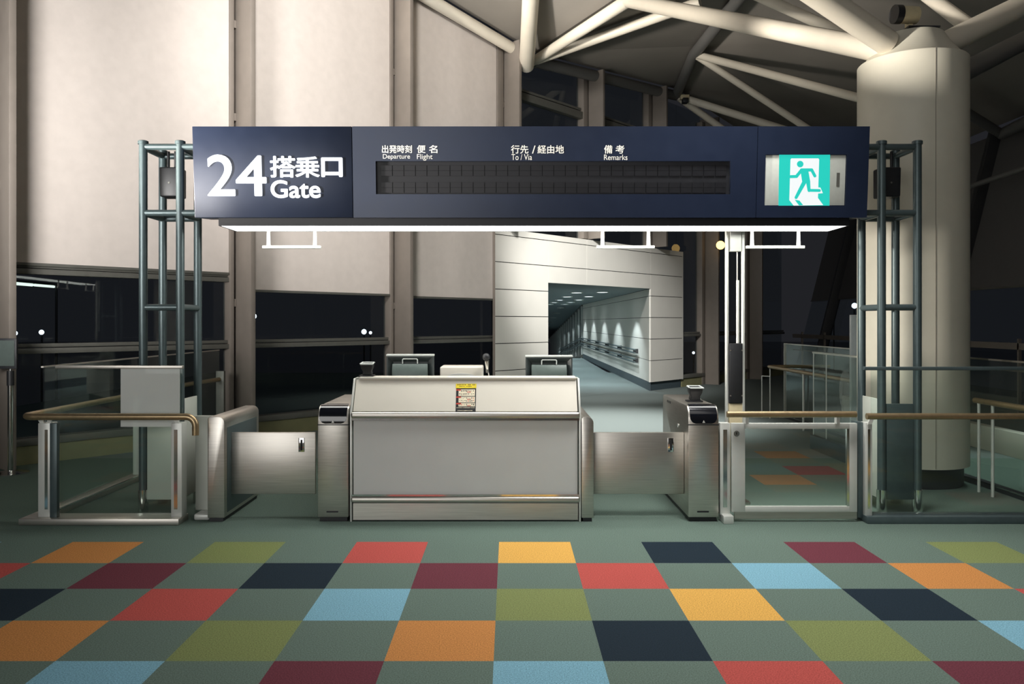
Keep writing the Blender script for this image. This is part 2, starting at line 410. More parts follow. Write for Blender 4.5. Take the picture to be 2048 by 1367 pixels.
# ------------------------------------------------------------------ roof: folded membrane on steel tubes
N1 = W(8.60, .12, 6.37); N2 = W(13.75, .12, 6.81); EL = W(5.94, .12, 6.74); ELL = EL+(EL-N1)*3.2
V2 = P(1062, -12, 12.6); V3 = N1+(V2-N1)*5.0
N4 = P(1256, 1, 12.2); N3 = P(1388, 108, 16.6); N6 = P(1482, -8, 13.4); N6e = N6+(N6-N2)*2.2
CN = Vector((3.94, 7.9, 0))
FB = Vector((10.0, 24.8, 5.4)); FF = Vector((10.0, 2.0, 5.4))
def up(p, d=.16): return p+Vector((0, 0, d))
m = MB()
def plate(*ps):
    q = [up(p) for p in ps]; 
    for i in range(1, len(q)-1): m.add([q[0], q[i], q[i+1]], [(0, 1, 2)]); 
plate(N1, ELL, V3); plate(N1, V3, N4)
plate(N1, N4, N6); plate(N1, N6, N3); plate(N1, N3, N2)
N4e = Vector((N4.x+.3, -3, N4.z+.4)); plate(N4, V3, N4e); plate(N4, N4e, N6e); plate(N4, N6e, N6)
plate(N2, N3, FB); plate(N3, FF, FB); plate(N3, N6, FF); plate(N6, N6e, FF)
o = m.build('ceiling', M_ceil, smooth=5); o['kind'] = 'structure'
def strut(pts, r, label, seg=20):
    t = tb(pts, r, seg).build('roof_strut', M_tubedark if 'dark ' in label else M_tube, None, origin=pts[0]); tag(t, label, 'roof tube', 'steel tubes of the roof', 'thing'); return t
strut([N1, EL, ELL], .10, 'edge tube slanting down the top of the blinds to the central node')
e0 = P(1053, 132, 14.6)
strut([e0, V2, V2+(V2-e0)*3], [.135]*3, 'thick upright-looking tube with a rounded lower end above the board')
MB().lathe([(.001, -.075), (.06, -.065), (.105, -.04), (.133, 0), (.133, .03)], e0, 20).build('end_cap', M_tube, bpy.data.objects[[o.name for o in COL.objects if o.name.startswith('roof_strut')][-1]])
strut([N1, N4], [.085, .10], 'bright slim tube fanning up right from the central node to the big tube')
N5 = P(1400, 4, 13.2)
strut([N1, N5], [.085, .085], 'dimmer second tube fanning right from the central node')
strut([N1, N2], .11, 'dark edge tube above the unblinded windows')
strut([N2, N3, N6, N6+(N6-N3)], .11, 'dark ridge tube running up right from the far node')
strut([N3, P(1760, 207, 13.5)], .075, 'upper pale tube running from the ridge joint to behind the column')
strut([N3, P(1660, 286, 16.5)], .07, 'lower pale tube slanting from the ridge joint down to the board')
strut([N2, P(1620, 275, 17.5)], .085, 'pale tube from the far node down behind the exit sign')
strut([N2, P(1470, 275, 19.5)], .08, 'dim short tube from the far node down behind the board')
strut([P(1490, -20, 11.5), P(1760, 100, 10.5)], .075, 'brownish tube behind the two big column tubes')
# big arms of the column
def arm(a, b, r, lab): return strut([a, b], r, lab, 28)
arm(P(1775, 104, 7.8), N4, [.112, .10], 'biggest pale tube reaching from the column top to upper left')
arm(P(1775, 86, 7.7), P(1560, -62, 7.1), [.115, .115], 'big pale tube rising steeply from the column top')
arm(P(1880, 92, 8.1), P(2090, -10, 8.6), [.118, .118], 'big dim tube rising right from the column top')
arm(P(1885, 165, 8.1), P(2100, 55, 9.6), .105, 'dark lower tube right of the column')  # shade put into the tube colour, as on the far right tubes
strut([P(1955, 66, 8.5), P(1800, -50, 10.5)], .08, 'dim tube crossing behind the floodlight')
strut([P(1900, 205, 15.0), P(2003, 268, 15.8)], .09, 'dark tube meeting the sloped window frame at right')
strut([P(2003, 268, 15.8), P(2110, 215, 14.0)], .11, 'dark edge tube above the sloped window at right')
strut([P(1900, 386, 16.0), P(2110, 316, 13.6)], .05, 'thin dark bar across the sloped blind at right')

t = thing('security_camera', N2+Vector((.12, -.2, 0)), 'tiny dark camera on a pale bracket at the far roof node', 'camera')
MB().box(N2+Vector((.10, -.32, -.24)), N2+Vector((.22, -.14, -.13))).build('body', M_black, t, .008); MB().box(N2+Vector((.06, -.24, -.14)), N2+Vector((.26, -.12, -.04))).build('bracket', M_flood, t, .004)
# ------------------------------------------------------------------ column
ct = thing('support_column', CN, 'thick round pale column behind the exit sign with steel roof arms', 'column')
R = .495
MB().lathe([(R, .19), (R, 4.06), (R-.01, 4.07)], CN, 96).build('shaft', M_col, ct)
MB().lathe([(R-.05, 0), (R-.05, .20)], CN, 64).build('base', M_darkbase, ct)
MB().lathe([(R-.01, 4.065), (R-.05, 4.09), (.33, 4.24), (.28, 4.33), (.24, 4.335)], CN, 64).build('collar', M_col, ct)
MB().box((CN.x-.03, CN.y-R-.003, .2), (CN.x-.027, CN.y-R+.01, 4.06)).build('seam', M_mull, ct)
f = thing('floodlight', (CN.x-.05, CN.y-.1, 4.33), 'cream cylindrical floodlight on a black plate above the column', 'floodlight')
MB().box((CN.x-.16, CN.y-.26, 4.335), (CN.x+.14, CN.y+.1, 4.35)).build('base_plate', M_black, f)
c0 = Vector((CN.x-.22, CN.y-.2, 4.475))
tb([c0, c0+Vector((.17, .02, .0))], .082, 24).build('housing', M_flood, f)
tb([c0+Vector((-.055, -.006, 0)), c0+Vector((.01, 0, 0))], .088, 24).build('hood', M_black, f)
MB().box((c0.x+.10, c0.y+.02, 4.345), (c0.x+.14, c0.y+.10, 4.44)).build('bracket', M_flood, f)

# ------------------------------------------------------------------ sloped glazed side on the right
def R_(y, o, z): return Vector((8.65+.25*z-o, y, z))
YS = [24.6, 22.6, 19.5, 16.4, 13.3, 10.2, 7.1]
for k in range(6):
    ya, yb = YS[k+1], YS[k]
    w = struct('window_%d' % (k+10), tuple(R_(ya, 0, 0)))
    MB().box((ya+.05, -.02, .2), (yb-.05, -.01, 5.4), R_).build('pane', M_winglass, w)
    MB().box((ya-.06, -.05, 0), (ya+.06, .24, 5.42), R_).build('mullion', M_sloped, w, .006)
    MB().box((ya, -.05, 0), (yb, .05, .25), R_).build('sill', M_frame, w)
    if k > 3: continue
    b = thing('roller_blind', tuple(R_((ya+yb)/2, .04, 2.19)), ['grey blind of the narrow corner bay on the sloped side windows', 'grey blind seen between the mast and the tower on the sloped windows',
        'grey blind hidden by the column on the sloped windows', 'grey blind right of the column at the right edge of the photo'][k], 'blind', 'roller blinds on the sloped side windows')
    MB().box((ya+.09, .03, 2.20), (yb-.09, .033, 5.38), R_).build('fabric', M_blindshade, b)
    MB().box((ya+.09, .02, 2.17), (yb-.09, .045, 2.20), R_).build('hem_bar', M_frame, b)
t = thing('guard_rail', (8.45, 9, 0), 'low pale guard rail along the dark sloped windows at right', 'guard rail')
MB().box((8.42, 8, 1.09), (8.47, 24, 1.20)).build('top_rail', M_mull, t); MB().box((8.43, 8, .72), (8.46, 24, .75)).build('mid_rail', M_mull, t)
for k in range(10): MB().box((8.42, 8.4+k*1.65, 0), (8.47, 8.44+k*1.65, 1.27)).build('post', M_mull, t)

# ------------------------------------------------------------------ lattice towers
def tower(xa, xb, lab, side):
    ya, yb = 6.55, 6.92
    t = thing('lattice_tower', ((xa+xb)/2, (ya+yb)/2, 0), lab, 'tower', 'tube towers carrying the board')
    r = .033; zt = 2.99
    for x in (xa, xb):
        for y in (ya, yb):
            p = tb([(x, y, 0.0), (x, y, zt)], r, 20).build('post', M_tower, t)
            tb([(x, y, .0), (x, y, .19)], r+.006, 20).build('foot_collar', M_chrome, p)
            MB().lathe([(r+.008, 0), (r+.008, .025), (r, .03)], (x, y, zt-.005), 20).build('cap', M_tower, p)
    inner = xb if side < 0 else xa
    for z in (2.965, 2.43, 1.665):
        ext = .22*(-side) if z > 2 else 0
        tb([(xa-(.22 if side > 0 and z > 2 else 0), ya, z), (xb+(.22 if side < 0 and z > 2 else 0), ya, z)], .026, 16).build('rail', M_tower, t)
        tb([(inner, ya, z), (inner, yb, z)], .026, 16).build('rail', M_tower, t)
        if z > 2:
            tb([(xa, yb, z), (xb, yb, z)], .026, 16).build('rail', M_tower, t)
            o_ = xa if side < 0 else xb
            tb([(o_, ya, z), (o_, yb, z)], .026, 16).build('rail', M_tower, t)
    bx((xa+.036, ya-.012, .11), (xb-.036, ya+.01, .885)).build('cladding_panel', M_clad if side < 0 else M_tower, t, .004)
    bx((inner-.006, ya+.035, .11), (inner+.006, yb+.05, .92)).build('cladding_panel', M_clad, t, .003)
    # loudspeaker hung inside the head
    cx = (xa+xb)/2+side*.0
    s = thing('loudspeaker', (cx, ya+.2, 2.5), 'black box loudspeaker hung inside the %s tower head' % ('left' if side < 0 else 'right'), 'loudspeaker', 'loudspeakers in the tower heads')
    w0 = .085
    q = [(cx-w0, 2.83), (cx+w0, 2.83), (cx+w0*(.92 if side > 0 else 1), 2.585), (cx-w0*(1 if side > 0 else .92), 2.585)]
    MB().prism(q, ya+.14, ya+.29, lambda u, v, w: Vector((u, w, v))).build('cabinet', M_black, s, .012, 3)
    MB().lathe([(.008, 0), (.008, .006)], (cx, ya+.135, 2.70), 12, f=lambda q_: Vector((q_.x, q_.z, q_.y))).build('badge', M_frame, s)
    tb([(cx-.03, ya+.2, 2.82), (cx-.03, ya+.2, 2.97)], .012, 10).build('hanger', M_black, s)
    tb([(cx+.03, ya+.2, 2.82), (cx+.03, ya+.2, 2.97)], .012, 10).build('hanger', M_black, s)
    return t
tower(-2.965, -2.665, 'grey tube tower at the left end of the gate board', -1)
tower(3.02, 3.31, 'grey tube tower at the right end in front of the column', 1)

# ------------------------------------------------------------------ gate board
TH = math.atan(.055/.70); YB, ZB = 6.30, 2.36
def S(x, h, t): return Vector((x, YB-h*math.sin(TH)-t*math.cos(TH), ZB+h*math.cos(TH)-t*math.sin(TH)))
def sg(px, py):
    d = 6.27
    for _ in range(4):
        z = CH+(HY-py)*d/F; h = (z-ZB)/math.cos(TH); d = YB-h*math.sin(TH)
    return (px-CX)*d/F, h
SB = (.15, 6.5, 2.36)
sign = thing('gate_sign', SB, 'long dark blue lit gate 24 board spanning both towers', 'sign')
HT = .70
x706 = sg(705, 340)[0]; x1514 = sg(1514, 340)[0]
rx0, rh0 = sg(752, 388); rx1, rh1 = sg(1462, 322)
ex0, eh0 = sg(1529, 411); ex1, eh1 = sg(1694, 309)
bd = .34
MB().box((-2.45, .0, -bd), (x706-.002, HT, 0), S).build('end_panel', M_sign, sign, .004)
m = MB()
m.box((x706+.002, 0, -bd), (x1514-.002, rh0, 0), S); m.box((x706+.002, rh1, -bd), (x1514-.002, HT, 0), S)
m.box((x706+.002, rh0, -bd), (rx0, rh1, 0), S); m.box((rx1, rh0, -bd), (x1514-.002, rh1, 0), S)
m.build('centre_panel', M_sign, sign, 0)
m = MB(); m.box((x1514+.002, 0, -bd), (2.79, eh0, 0), S); m.box((x1514+.002, eh1, -bd), (2.79, HT, 0), S)
m.box((x1514+.002, eh0, -bd), (ex0, eh1, 0), S); m.box((ex1, eh0, -bd), (2.79, eh1, 0), S)
m.build('end_panel', M_sign, sign, 0)
disp = MB().box((rx0, rh0, -.12), (rx1, rh1, -.03), S); disp = disp.build('flap_display', M_signdark, sign)
c0x = sg(761, 340)[0]; c1x = sg(1455, 340)[0]; pitch = (c1x-c0x)/30
for (pa, pb) in ((351, 330), (385, 364)):
    ha = sg(800, pa)[1]; hb = sg(800, pb)[1]; hm = (ha+hb)/2
    cells = MB()
    for i in range(30):
        a = c0x+i*pitch
        cells.box((a+.003, ha, -.03), (a+pitch-.003, hm-.001, -.022), S); cells.box((a+.003, hm+.001, -.03), (a+pitch-.003, hb, -.022), S)
    cells.build('flap_row', M_cell, disp)

# lit lettering
def lit(s, a, b, c, d, bold, nm='lettering', m_=M_letter, t=.008):
    x0, h0 = sg(a, d); x1, h1 = sg(c, b); q = MB()
    e = bold
    if e: 
        for k, (dx, dh) in enumerate(((-1, 0), (1, 0), (0, 1), (0, -1), (-.7, .7), (.7, .7), (-.7, -.7), (.7, -.7))):
            text_into(q, s, x0+e+dx*e, h0+e+dh*e, x1-e+dx*e, h1-e+dh*e, S, t+k*.00005)
    else: text_into(q, s, x0, h0, x1, h1, S, t)
    return q.build(nm, m_, sign, smooth=20)
lit('2', 416, 309, 469, 392, .005, 'numeral'); lit('4', 473, 311, 532, 392, .005, 'numeral')
lit('搭', 541, 312, 591, 355, .003); lit('乗', 591, 313, 639, 355, .003); lit('口', 643, 315, 685, 354, .006)
lit('Gate', 542, 360, 641, 396, .0035)
for s, a, b, c, d, bo in [('出発時刻', 764, 290, 824, 306, .001), ('便', 834, 290, 851, 306, .001), ('名', 858, 290, 875, 306, .001), ('Departure', 766, 308, 820, 320, 0), ('Flight', 834, 308, 865, 321, 0),
        ('行先', 1022, 290, 1057, 307, .001), ('/', 1064, 291, 1071, 307, .0008), ('経由地', 1075, 290, 1128, 307, .001), ('To / Via', 1023, 308, 1064, 320, 0),
        ('備', 1208, 290, 1225, 307, .001), ('考', 1231, 290, 1249, 307, .001), ('Remarks', 1208, 309, 1255, 320, 0)]:
    lit(s, a, b, c, d, bo, 'heading', M_print, .002)
# light box under the board
LX0, LX1, LY0, LY1, LZ = -2.27, 2.66, 6.36, 6.74, 2.302
lb = MB(); lb.box((LX0, LY0-.012, LZ), (LX1, LY0, ZB+.02)).box((LX0, LY1, LZ), (LX1, LY1+.012, ZB+.02)).box((LX0-.012, LY0-.012, LZ), (LX0, LY1+.012, ZB+.02)).box((LX1, LY0-.012, LZ), (LX1+.012, LY1+.012, ZB+.02)).box((LX0, LY0, ZB+.0), (LX1, LY1, ZB+.02))
lbo = lb.build('light_box', M_signdark, sign)
bx((LX0, LY0, LZ+.003), (LX1, LY1, LZ+.02)).build('diffuser', M_lbox, lbo)
# empty sign hangers
for a, b, lab in ((525, 642, 'left'), (1193, 1309, 'middle'), (1492, 1609, 'right')):
    Y = 6.70; k = Y/F; xa, xb = (a-CX)*k, (b-CX)*k; z = CH+(HY-494)*k
    t = thing('sign_hanger', ((xa+xb)/2, Y, LZ), 'empty white T shaped sign hanger below the board, %s of the three' % {'left': 'leftmost', 'middle': 'middle one', 'right': 'rightmost'}[lab], 'hanger', 'empty hangers under the board')
    bx((xa, Y-.014, z-.012), (xb, Y+.014, z+.012)).build('bar', M_whitemetal, t, .004)
    for xx in (xa+.05, xb-.05): tb([(xx, Y, LZ+.003), (xx, Y, z)], [.012, .018], 12).build('rod', M_whitemetal, t)
# exit sign
ec = S((ex0+ex1)/2, eh0, 0)
ex = thing('exit_sign', ec, 'lit green running figure exit sign in a pale housing', 'exit sign')
MB().box((ex0+.002, eh0+.002, -.1), (ex1-.002, eh1-.002, -.012), S).build('housing', M_exitframe, ex, .003)
def ez(cx, cy): return sg(1500+cx/5.689, 260+cy/5.689)
def flat(name, polys, m_, t0, t1):
    q = MB()
    for pl in polys: q.prism([ez(*p) for p in pl], t0, t1, lambda u, v, w: S(u, v, w))
    return q.build(name, m_, ex)
def cap(a, b, ra, rb=None, n=8):
    rb = rb or ra; (ax, ay), (bx_, by) = a, b; th = math.atan2(by-ay, bx_-ax)
    return [(ax+ra*math.cos(th+pi/2+pi*i/n), ay+ra*math.sin(th+pi/2+pi*i/n)) for i in range(n+1)]+[(bx_+rb*math.cos(th-pi/2+pi*i/n), by+rb*math.sin(th-pi/2+pi*i/n)) for i in range(n+1)]
flat('green_field', [[(338, 274), (918, 274), (910, 860), (329, 860)]], M_exitg, -.012, -.010)
flat('doorway', [[(476, 320), (782, 320), (792, 332), (778, 770), (838, 852), (502, 858), (452, 795), (466, 332)], [(770, 650), (806, 652), (834, 716), (766, 722)]], M_exitw, -.010, -.0085)
man = [[(575+37*math.cos(2*pi*i/24), 385+37*math.sin(2*pi*i/24)) for i in range(24)],
       cap((592, 452), (532, 526), 18), cap((532, 526), (466, 528), 17), cap((590, 452), (706, 452), 18), cap((706, 452), (742, 520), 17),
       [(576, 442), (664, 442), (690, 590), (600, 600)], cap((622, 590), (528, 766), 24, 17), cap((664, 580), (676, 686), 24, 17), cap((676, 684), (794, 686), 16), [(514, 792), (566, 800), (608, 852), (562, 856)]]
for i, pl in enumerate(man): flat('running_figure' if i == 0 else 'running_figure', [pl], M_exitg, -.0085, -.0075+i*.00005) if False else None
q = MB()
for i, pl in enumerate(man): q.prism([ez(*p) for p in pl], -.0086, -.0070+i*.0001, lambda u, v, w: S(u, v, w))
q.build('running_figure', M_exitg, ex)
q = MB(); q.prism([ez(*p) for p in [(994, 484), (1028, 484), (1022, 640), (988, 640)]], -.014, -.009, lambda u, v, w: S(u, v, w)); q.build('test_slot', M_frame, ex)

# ------------------------------------------------------------------ mast behind the swing gate
YM = 6.95; k = YM/F
def mx(px): return (px-CX)*k
def mz(py): return CH+(HY-py)*k
t = thing('equipment_mast', (mx(1470), YM, 0), 'slim twin tube steel mast with black box behind the swing gate', 'mast')
for px in (1453.5, 1486): tb([(mx(px), YM, 0), (mx(px), YM, 2.36)], .016, 16).build('upright', M_whitemetal, t)
tb([(mx(1476), YM+.01, mz(690)), (mx(1476), YM+.01, mz(560))], .014, 12).build('piston', M_whitemetal, t)
tb([(mx(1475), YM+.01, mz(562)), (mx(1475), YM+.01, mz(500))], .006, 10).build('piston_rod', M_steel, t)
bx((mx(1459), YM-.03, mz(503)), (mx(1481), YM+.03, 2.36)).build('head_box', M_whitemetal, t, .004)
bb = bx((mx(1457), YM-.04, mz(805)), (mx(1483), YM+.03, mz(686))).build('control_box', M_black, t, .006)
for a in (1458.5, 1481.5):
    for b in (700, 790): MB().lathe([(.006, 0), (.006, .004)], (mx(a), YM-.044, mz(b)), 10, f=lambda q_: Vector((q_.x, q_.z, q_.y))).build('screw', M_steel, bb)
bx((mx(1457), YM-.03, .02), (mx(1483), YM+.03, mz(806))).build('lower_cover', M_flood, t, .004)
bx((mx(1446), YM-.1, 0), (mx(1494), YM+.1, .02)).build('floor_plate', M_steel, t)

# ------------------------------------------------------------------ counter
cxa, cxb, cy = -1.220, .545, 6.24
ct = thing('gate_counter', ((cxa+cxb)/2, 6.6, 0), 'white fronted gate counter with steel bumper rails in the centre', 'counter')
bx((cxa+.01, cy+.03, .012), (cxb-.01, cy+.05, .14)).build('kick_plate', M_steelh, ct)
bx((cxa+.012, cy+.04, .14), (cxb-.012, cy+.06, .80)).build('front_panel', M_greylam, ct)
bx((cxa, cy+.015, .785), (cxb, cy+.04, .802)).build('reveal_strip', M_chrome, ct); bx((cxa, cy+.015, .198), (cxb, cy+.04, .212)).build('reveal_strip', M_chrome, ct)
for z in (.172, .825): 
    m = MB(); m.box((cxa-.005, cy, z-.024), (cxb+.005, cy+.05, z+.024)); m.build('bumper_rail', M_steelh, ct, .018, 4)
prof = [(cy+.045, .852), (cy+.19, 1.085), (cy+.34, 1.085), (cy+.34, .70), (cy+.30, .70), (cy+.30, 1.05), (cy+.20, 1.05), (cy+.08, .852)]
m = MB(); m.prism([(cy+.042, .852), (cy+.175, 1.09), (cy+.195, 1.09), (cy+.062, .852)], cxa+.008, cxb-.012, lambda u, v, w: Vector((w, u, v))); m.build('upper_panel', M_white, ct)
m = MB(); m.box((cxa+.03, cy+.160, 1.088), (cxb-.01, cy+.32, 1.112)); m.build('counter_ledge', M_white, ct, .009, 3)
bx((cxa+.02, cy+.30, .70), (cxb-.02, cy+.32, 1.09)).build('inner_panel', M_greylam, ct)
for x in (cxa-.012, cxb-.002):
    pr = [(cy+.02, .0), (cy+.02, .86), (cy+.165, 1.10), (cy+.33, 1.10), (cy+.33, .75), (cy+.95, .75), (cy+.95, 0)]
    MB().prism(pr, x, x+.014, lambda u, v, w: Vector((w, u, v))).build('side_panel', M_whitemetal, ct, .002)
bx((cxa+.01, cy+.32, .72), (cxb-.01, cy+.95, .75)).build('desk_top', M_greylam, ct, .004)
bx((cxa+.03, cy+.06, 0), (cxb-.03, cy+.9, .02)).build('plinth', M_darkbase, ct)

# notice poster on the sloping upper panel
def U(x, h, t):
    a = Vector((0, .133, .238)).normalized(); nrm = Vector((0, -a.z, a.y))
    return Vector((x, cy+.042, .852))+a*h+nrm*t
def up_(px, py):
    d = 6.3
    for _ in range(5):
        z = CH+(HY-py)*d/F; h = (z-.852)/.873; d = cy+.042+h*.488
    return (px-CX)*d/F, h
po0 = up_(911, 823); po1 = up_(953, 767)
pt = thing('notice_poster', U((po0[0]+po1[0])/2, po0[1], .002), 'black notice with yellow header and pictogram rows on the counter', 'poster')
def pr_(name, a, b, c, d, m_, t0, t1, par=pt):
    x0, h0 = up_(a, d); x1, h1 = up_(c, b); return MB().box((x0, h0, t0), (x1, h1, t1), U).build(name, m_, par)
pr_('sheet', 911, 767, 952.5, 823.5, M_black, .0005, .002); pr_('header', 911.5, 767.3, 953, 776, M_yellow, .002, .0028)
hm = MB(); 
for a, c, b, d in ((914, 951, 768.6, 770.0), (918, 946, 772.0, 773.2)):
    n = 12
    for i in range(n):
        if random.random() < .85:
            w = (c-a)/n; x0, h0 = up_(a+i*w+.3, d); x1, h1 = up_(a+(i+random.uniform(.6, .95))*w, b); hm.box((x0, h0, .0028), (x1, h1, .0032), U)
hm.build('header_marks', M_black, pt)
for (b, d, nrow) in ((778.5, 791.5, 2), (793, 804.5, 2), (806, 812.5, 1)):
    pn = pr_('pictogram_row', 917, b, 950, d, M_cream, .002, .0026)
    qb, qr = MB(), MB()
    for r in range(nrow):
        for i in range(9):
            x = 919+i*3.4; yy = b+1.2+r*(d-b)/nrow; hh = (d-b)/nrow-2
            w = random.uniform(.5, 1.9); h = hh*random.uniform(.4, .95)
            x0, h0 = up_(x, yy+h); x1, h1 = up_(x+w, yy)
            (qr if random.random() < .18 else qb).box((x0, h0, .0026), (x1, h1, .003), U)
    x0, h0 = up_(934, b+6); x1, h1 = up_(942, b+4.6); qr.box((x0, h0, .003), (x1, h1, .0032), U)
    qb.build('pictograms', M_black, pn); qr.build('red_marks', M_red, pn)
    q = MB(); x0, h0 = up_(912.5, b+2.4); x1, h1 = up_(922, b-.3); q.box((x0, h0, .0026), (x1, h1, .003), U); q.build('row_tab', M_red, pn)
q = MB()
for a, c, b, d in ((913, 950, 814.5, 815.6), (915, 945, 820, 821.4)):
    for i in range(14):
        w = (c-a)/14; x0, h0 = up_(a+i*w+.2, d); x1, h1 = up_(a+(i+random.uniform(.5, .9))*w, b); q.box((x0, h0, .002), (x1, h1, .0025), U)
q.build('footer_marks', M_cream, pt)

# monitors
def monitor(pa, pb, pt_, lab):
    Y = 6.74; k = Y/F; xa, xb = (pa-CX)*k, (pb-CX)*k; zt = CH+(HY-pt_)*k; zb = zt-.30; xc = (xa+xb)/2
    t = thing('monitor', (xc, Y+.03, .75), lab, 'monitor', 'monitors on the counter')
    f = lambda x, y, z: Vector((x, y, z))
    w = xb-xa
    # dished back: outer rim and a sunken face that slopes to a bulging cover
    m = MB(); o = [(xa, zb), (xb, zb), (xb, zt), (xa, zt)]; i_ = [(xa+.012, zb+.012), (xb-.012, zb+.012), (xb-.012, zt-.022), (xa+.012, zt-.022)]
    j_ = [(xa+.052, zb+.03), (xb-.052, zb+.03), (xb-.052, zt-.06), (xa+.052, zt-.06)]
    vs = [(x, Y, z) for x, z in o]+[(x, Y, z) for x, z in i_]+[(x, Y+.035, z) for x, z in j_]+[(x, Y+.07, z) for x, z in o]
    fs = [(i, (i+1) % 4, 4+(i+1) % 4, 4+i) for i in range(4)]+[(4+i, 4+(i+1) % 4, 8+(i+1) % 4, 8+i) for i in range(4)]+[(8, 9, 10, 11)]+[(i, 12+i, 12+(i+1) % 4, (i+1) % 4) for i in range(4)]+[(15, 14, 13, 12)]
    m.add(vs, fs); m.build('housing', M_monback, t)
    bx((xa-.003, Y-.006, zt-.012), (xb+.003, Y+.075, zt+.004)).build('top_rim', M_monlid, t, .003)
    m = MB(); m.prism([(Y-.03, zb+.03), (Y-.03, zt-.14), (Y+.0, zt-.075), (Y+.035, zt-.075), (Y+.035, zb+.03)], xa+.048, xb-.048, lambda u, v, w_: Vector((w_, u, v))); m.build('back_cover', M_mon, t, .006)
    tb([(xc-.062, Y+.0, zt-.075), (xc-.062, Y+.0, zt-.042), (xc-.055, Y, zt-.035), (xc+.055, Y, zt-.035), (xc+.062, Y, zt-.042), (xc+.062, Y, zt-.075)], .005, 8).build('handle', M_monlid, t)
    for s in (-1, 1): bx((xc+s*.1-.02, Y+.022, zt-.042), (xc+s*.1+.02, Y+.030, zt-.034)).build('vent', M_monlid, t)
    bx((xc-.035, Y+.0, .77), (xc+.035, Y+.05, zb+.06)).build('stand', M_black, t); bx((xc-.11, Y-.08, .75), (xc+.11, Y+.12, .77)).build('foot', M_black, t, .005)
    bx((xa+.015, Y+.0705, zb+.015), (xb-.015, Y+.0725, zt-.015)).build('screen', M_blackgloss, t)
monitor(773, 867, 709, 'left monitor seen from behind between scanner and printer')
monitor(1051.5, 1145, 711, 'right monitor seen from behind in front of the tunnel')
# printer
Y = 6.66; k = Y/F; xa, xb = (880-CX)*k, (965-CX)*k; zt = CH+(HY-733)*k
t = thing('printer', ((xa+xb)/2, Y+.15, .75), 'white desktop printer peeking over the counter between monitor and microphone', 'printer')
bx((xa, Y, .75), (xb, Y+.3, zt)).build('body', M_white, t, .012, 3)
m = MB(); n = 16; pts = [((xa+xb)/2+.15*math.cos(pi*i/n), 1.07+.055*math.sin(pi*i/n)) for i in range(n+1)]
m.prism(pts, Y-.004, Y+.01, lambda u, v, w: Vector((u, w, v))); m.build('rear_cover', M_greylam, t)
# microphone
Y = 6.60; k = Y/F; xm = (973-CX)*k
t = thing('microphone', (xm+.02, Y, .75), 'gooseneck microphone standing right of the white printer', 'microphone')
MB().lathe([(.05, .75), (.05, .765), (.02, .775)], (xm+.018, Y, 0), 24).build('base', M_black, t)
tb([(xm+.018, Y, .77), (xm+.020, Y, 1.12), (xm+.012, Y, 1.16)], .007, 10).build('gooseneck', M_chrome, t)
m = MB(); m.lathe([(.011, 0), (.013, .06), (.015, .1)], (xm+.006, Y, CH+(HY-745)*k), 16); m.build('clip', M_frame, t)
m = MB(); m.tube([(xm+.008, Y, CH+(HY-742)*k), (xm, Y-.01, CH+(HY-722)*k)], [.009, .014], 14); m.build('barrel', M_chrome, t)
zc = CH+(HY-713.5)*k; m = MB(); m.lathe([(.001, -.031)]+[(.031*math.cos(a), .031*math.sin(a)) for a in [-1.2, -.8, -.4, 0, .4, .8, 1.2]]+[(.001, .031)], (xm-.002, Y-.01, zc), 20); m.build('windscreen', M_darkbase, t)
# scanners
def scanner(xc, Y, z0, w, h, lab):
    t = thing('ticket_scanner', (xc, Y, z0), lab, 'scanner', 'desktop ticket scanners')
    m = MB(); m.box((xc-w*.62, Y-.05, z0), (xc+w*.55, Y+.05, z0+h*.10)); m.build('base', M_black, t, .004)
    lev = [(0.10, .40, .36), (.35, .34, .34), (.62, .47, .45), (.92, .50, .50)]
    vs, fs = [], []
    for hh, a, b in lev:
        for sx, sy in ((-1, -1), (1, -1), (1, 1), (-1, 1)): vs.append((xc+sx*w*a, Y+sy*w*b-hh*.02, z0+h*hh+(0 if sy < 0 else h*.06)))
    for i in range(3):
        for j in range(4): fs.append((i*4+j, i*4+(j+1) % 4, (i+1)*4+(j+1) % 4, (i+1)*4+j))
    fs += [(3, 2, 1, 0), (12, 13, 14, 15)]
    m = MB().add(vs, fs); m.build('body', M_black, t, .006, 3)
    # pale rim round the scan window
    m = MB(); za = z0+h*.93; a_ = w*.5
    q = [(xc-a_, Y-a_-.02, za), (xc+a_, Y-a_-.02, za), (xc+a_*.95, Y+a_-.02, za+h*.07), (xc-a_*.95, Y+a_-.02, za+h*.07)]
    m.tube([Vector(p) for p in q+[q[0]]], .0065, 8, caps=False); m.build('window_rim', M_monlid, t)
    m = MB().add([Vector(p)+Vector((0, 0, -.004)) for p in q]+[Vector(p)+Vector((0, 0, .001)) for p in q], [(3,2,1,0),(4,5,6,7),(0,1,5,4),(1,2,6,5),(2,3,7,6),(3,0,4,7)]); m.build('scan_window', M_black, t)
scanner((735.5-CX)*6.49/F, 6.49, 1.112, .098, .108, 'black ticket scanner on the left end of the counter ledge')

